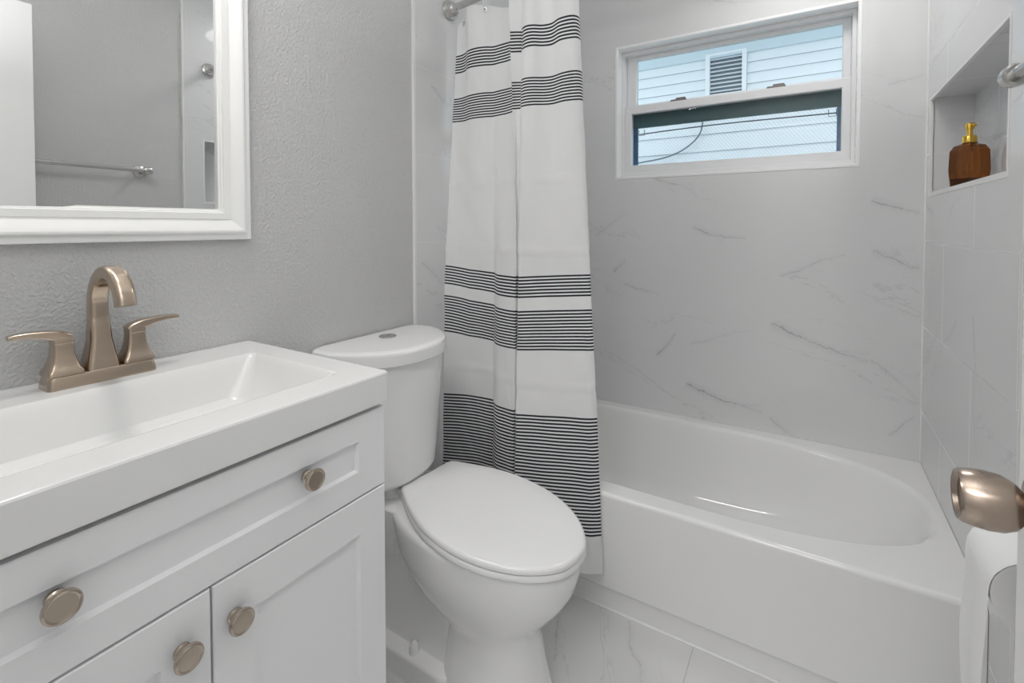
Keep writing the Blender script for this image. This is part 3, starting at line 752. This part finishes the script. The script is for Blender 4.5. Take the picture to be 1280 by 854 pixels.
        pts = [(p.x, p.y-.006, z-.006), (p.x, p.y+.004, z-.004), (p.x, p.y+.007, z+.012), (p.x, min(y+.013, p.y+.03), ROD_Z-.004), (p.x, y+.010, ROD_Z+.012), (p.x, y-.002, ROD_Z+.0155), (p.x, y-.013, ROD_Z+.008), (p.x, p.y-.010, z+.018), (p.x, p.y-.008, z)]
        tube(h, spline(pts, 5), .0016, 8)
        ho = link('curtain_hook', h, M_edge)
        tag(ho, 'white wire curtain hook over the rod, nearest to the left tile wall' if k == 1 else 'white wire curtain hook over the curved rod above the right folds', 'curtain hook', 'hooks holding the shower curtain')
curtain()

# ------------------------------------------------------------------ soap dispenser in the niche
def soap():
    loc = (1.546, 2.73, NZ0+.0005)
    t = thing('soap_dispenser', 'faceted amber glass soap dispenser with gold pump in the wall niche', 'soap dispenser', loc, math.radians(38))
    def oct8(h, c, z, rot=0):
        """square with cut corners"""
        P = [(h, -h+c), (h, h-c), (h-c, h), (-h+c, h), (-h, h-c), (-h, -h+c), (-h+c, -h), (h-c, -h)]
        return [Vector((x, y, z)) for x, y in P]
    b = BM(); skin(b, [oct8(.0295, .005, 0), oct8(.0305, .005, .004), oct8(.0365, .008, .066), oct8(.0335, .005, .122), oct8(.027, .005, .137), oct8(.015, .005, .143), oct8(.013, .004, .148)])
    bt = link('bottle', b, M_amber, t, smooth=False)
    b = BM(); skin(b, [oct8(.0275, .005, .005), oct8(.0318, .006, .040)]); link('soap', b, M_soap, bt, smooth=False)
    b = BM(); lathe(b, [(.0165, .146), (.0170, .148), (.0170, .163), (.0155, .166), (.0075, .167), (.0075, .188), (.0, .188)], n=28); pc = link('pump_collar', b, M_gold, t)
    b = BM(); lathe(b, [(.0, .186), (.0105, .186), (.0110, .188), (.0110, .201), (.0095, .203), (.0, .203)], n=24)
    tube(b, [(.002, -.004, .196), (-.006, -.016, .1965), (-.012, -.026, .193)], [.0055, .0048, .0038], 12); link('pump_head', b, M_gold, pc)
soap()

# ------------------------------------------------------------------ towel bar on the right wall
def towel_bar():
    yb, zb, xb = 1.895, 1.4506, W-.066
    t = thing('towel_bar', 'brushed nickel towel bar on the grey wall behind the open door', 'towel bar', (XP, 1.6, zb))
    b = BM(); tube(b, [(xb, yb-.61, zb), (xb, yb-.008, zb)], .0095, 18); link('bar', local(b, t.location), M_chrome, t)
    for y in (yb-.61+.008, yb-.008):
        b = BM(); lathe(b, [(.0, 0), (.028, 0), (.028, .005), (.024, .010), (.014, .014), (.011, .020), (.0105, .060), (.0, .062)], axis((XP, y, zb), (-1, 0, 0)), 28)
        e = 1 if y > 1.6 else -1
        lathe(b, [(.0, -.016), (.0140, -.016), (.0175, -.011), (.0180, .004), (.017, .012), (.013, .018), (.0, .021)], axis((xb, y, zb), (0, e, 0)), 24)
        link('mount', local(b, t.location), M_chrome, t, sharp=30)
towel_bar()

# ------------------------------------------------------------------ toilet paper on the right wall
def paper():
    cx, cz, r, y0, y1 = 1.400, .742, .050, 1.636, 1.744
    hold = thing('toilet_paper_holder', 'nickel toilet paper holder on the right wall behind the door knob', 'paper holder', (XP, (y0+y1)/2, cz))
    b = BM()
    lathe(b, [(.0, 0), (.024, 0), (.024, .005), (.012, .010), (.009, .02), (.009, XP-cx+.006), (.0, XP-cx+.008)], axis((XP, y1+.018, cz), (-1, 0, 0)), 24); link('post', local(b, hold.location), M_chrome, hold)
    b = BM(); tube(b, [(cx, y1+.022, cz), (cx, y0-.012, cz)], .008, 14); link('arm', local(b, hold.location), M_chrome, hold)
    roll = thing('toilet_paper_roll', 'white toilet paper roll with a long hanging sheet near the tub end', 'toilet paper', (cx, (y0+y1)/2, cz))
    b = BM(); n = 48; rings = []
    for rr, y in ((.020, y0), (r, y0), (r, y1), (.020, y1), (.020, y0)):
        rings.append([Vector((cx+rr*math.cos(2*PI*i/n), y, cz+rr*math.sin(2*PI*i/n))) for i in range(n)])
    skin(b, rings, cap0=False, cap1=False); rl = link('roll', local(b, roll.location), M_paper, roll, sharp=50)
    b = BM(); rings = []
    for rr, y in ((.0195, y0+.001), (.0195, y1-.001), (.0175, y1-.001), (.0175, y0+.001), (.0195, y0+.001)): rings.append([Vector((cx+rr*math.cos(2*PI*i/24), y, cz+rr*math.sin(2*PI*i/24))) for i in range(24)])
    skin(b, rings, cap0=False, cap1=False); link('core', local(b, roll.location), M_card, roll)
    # outer sheet leaves the roll on the room side and hangs
    b = BM(); R2_ = r+.0015; P = []
    for k in range(0, 9):
        a = math.radians(60+k*15); P.append((cx+R2_*math.cos(a), cz+R2_*math.sin(a), 0, 0))
    for k in range(1, 13):
        z = cz-k*.025; t = k/12; P.append((cx-R2_-.006*math.sin(t*4)*t, z, .018*t, .010*math.exp(-((z-.62)/.05)**2)))
    rows = []
    for x, z, a, c in P:
        rows.append([Vector((x-.003*math.sin(i/8*PI*2)*(1 if z < cz else 0), lerp(y0+a*1.4, y1+c, i/8), z)) for i in range(9)])
    vs = [[b.verts.new(p) for p in r_] for r_ in rows]
    for r0, r1 in zip(vs, vs[1:]):
        for i in range(8): b.faces.new((r0[i], r0[i+1], r1[i+1], r1[i]))
    link('sheet', local(b, roll.location), M_paper, roll, sharp=60)
paper()

# ------------------------------------------------------------------ open door with its knob
def door():
    hx, hy = 1.331, .700; ex, ey = 1.330, 1.475
    ang = math.atan2(ey-hy, ex-hx); L = math.hypot(ex-hx, ey-hy)
    Mx = Matrix.Translation((hx, hy, 0)) @ Matrix.Rotation(ang, 4, 'Z')
    b = BM(); box(b, 0, L, -.035, 0, .012, 2.02, .002)      # local +y faces the room (towards -x)
    b.transform(Mx); d = struct('door_1', b, M_door)
    kx, kz = L-.068, .955
    for s in (1, -1):
        b = BM(); A = Mx @ axis((kx, 0 if s > 0 else -.035, kz), (0, s, 0))
        lathe(b, [(.0, 0), (.032, 0), (.032, .004), (.028, .009), (.014, .011)], A, 32)
        lathe(b, [(.0115, .008), (.012, .013), (.0155, .016), (.0210, .021), (.0248, .029), (.0260, .040), (.0253, .050), (.0236, .0575), (.0222, .0600), (.0200, .0595), (.0175, .0560), (.0, .0545)], A, 40)
        link('door_knob', b, M_aged, d, sharp=32)
    b = BM(); box(b, L-.001, L+.0015, -.030, -.005, kz-.028, kz+.028, .0005); box(b, L, L+.010, -.023, -.012, kz-.009, kz+.009, .002); b.transform(Mx); link('latch_plate', b, M_nick, d)
    for z in (.25, 1.02, 1.80):
        b = BM(); tube(b, [(-.004, -.004, z-.04), (-.004, -.004, z+.04)], .005, 10); b.transform(Mx); link('hinge', b, M_nick, d)
door()

# ------------------------------------------------------------------ added fill lamp, unseen above the frame
def lamps():
    t = thing('added_ceiling_light', 'round white flush lamp added out of view above the bathtub', 'ceiling lamp', (1.15, 2.58, CEIL))
    b = BM(); lathe(b, [(.0, 0), (.17, 0), (.17, -.03), (.15, -.035)], n=40); link('base', b, M_trim, t)
    b = BM(); lathe(b, [(.155, -.03), (.15, -.05), (.12, -.072), (.06, -.085), (.0, -.088)], n=40); link('diffuser', b, M_lamp, t)
lamps()
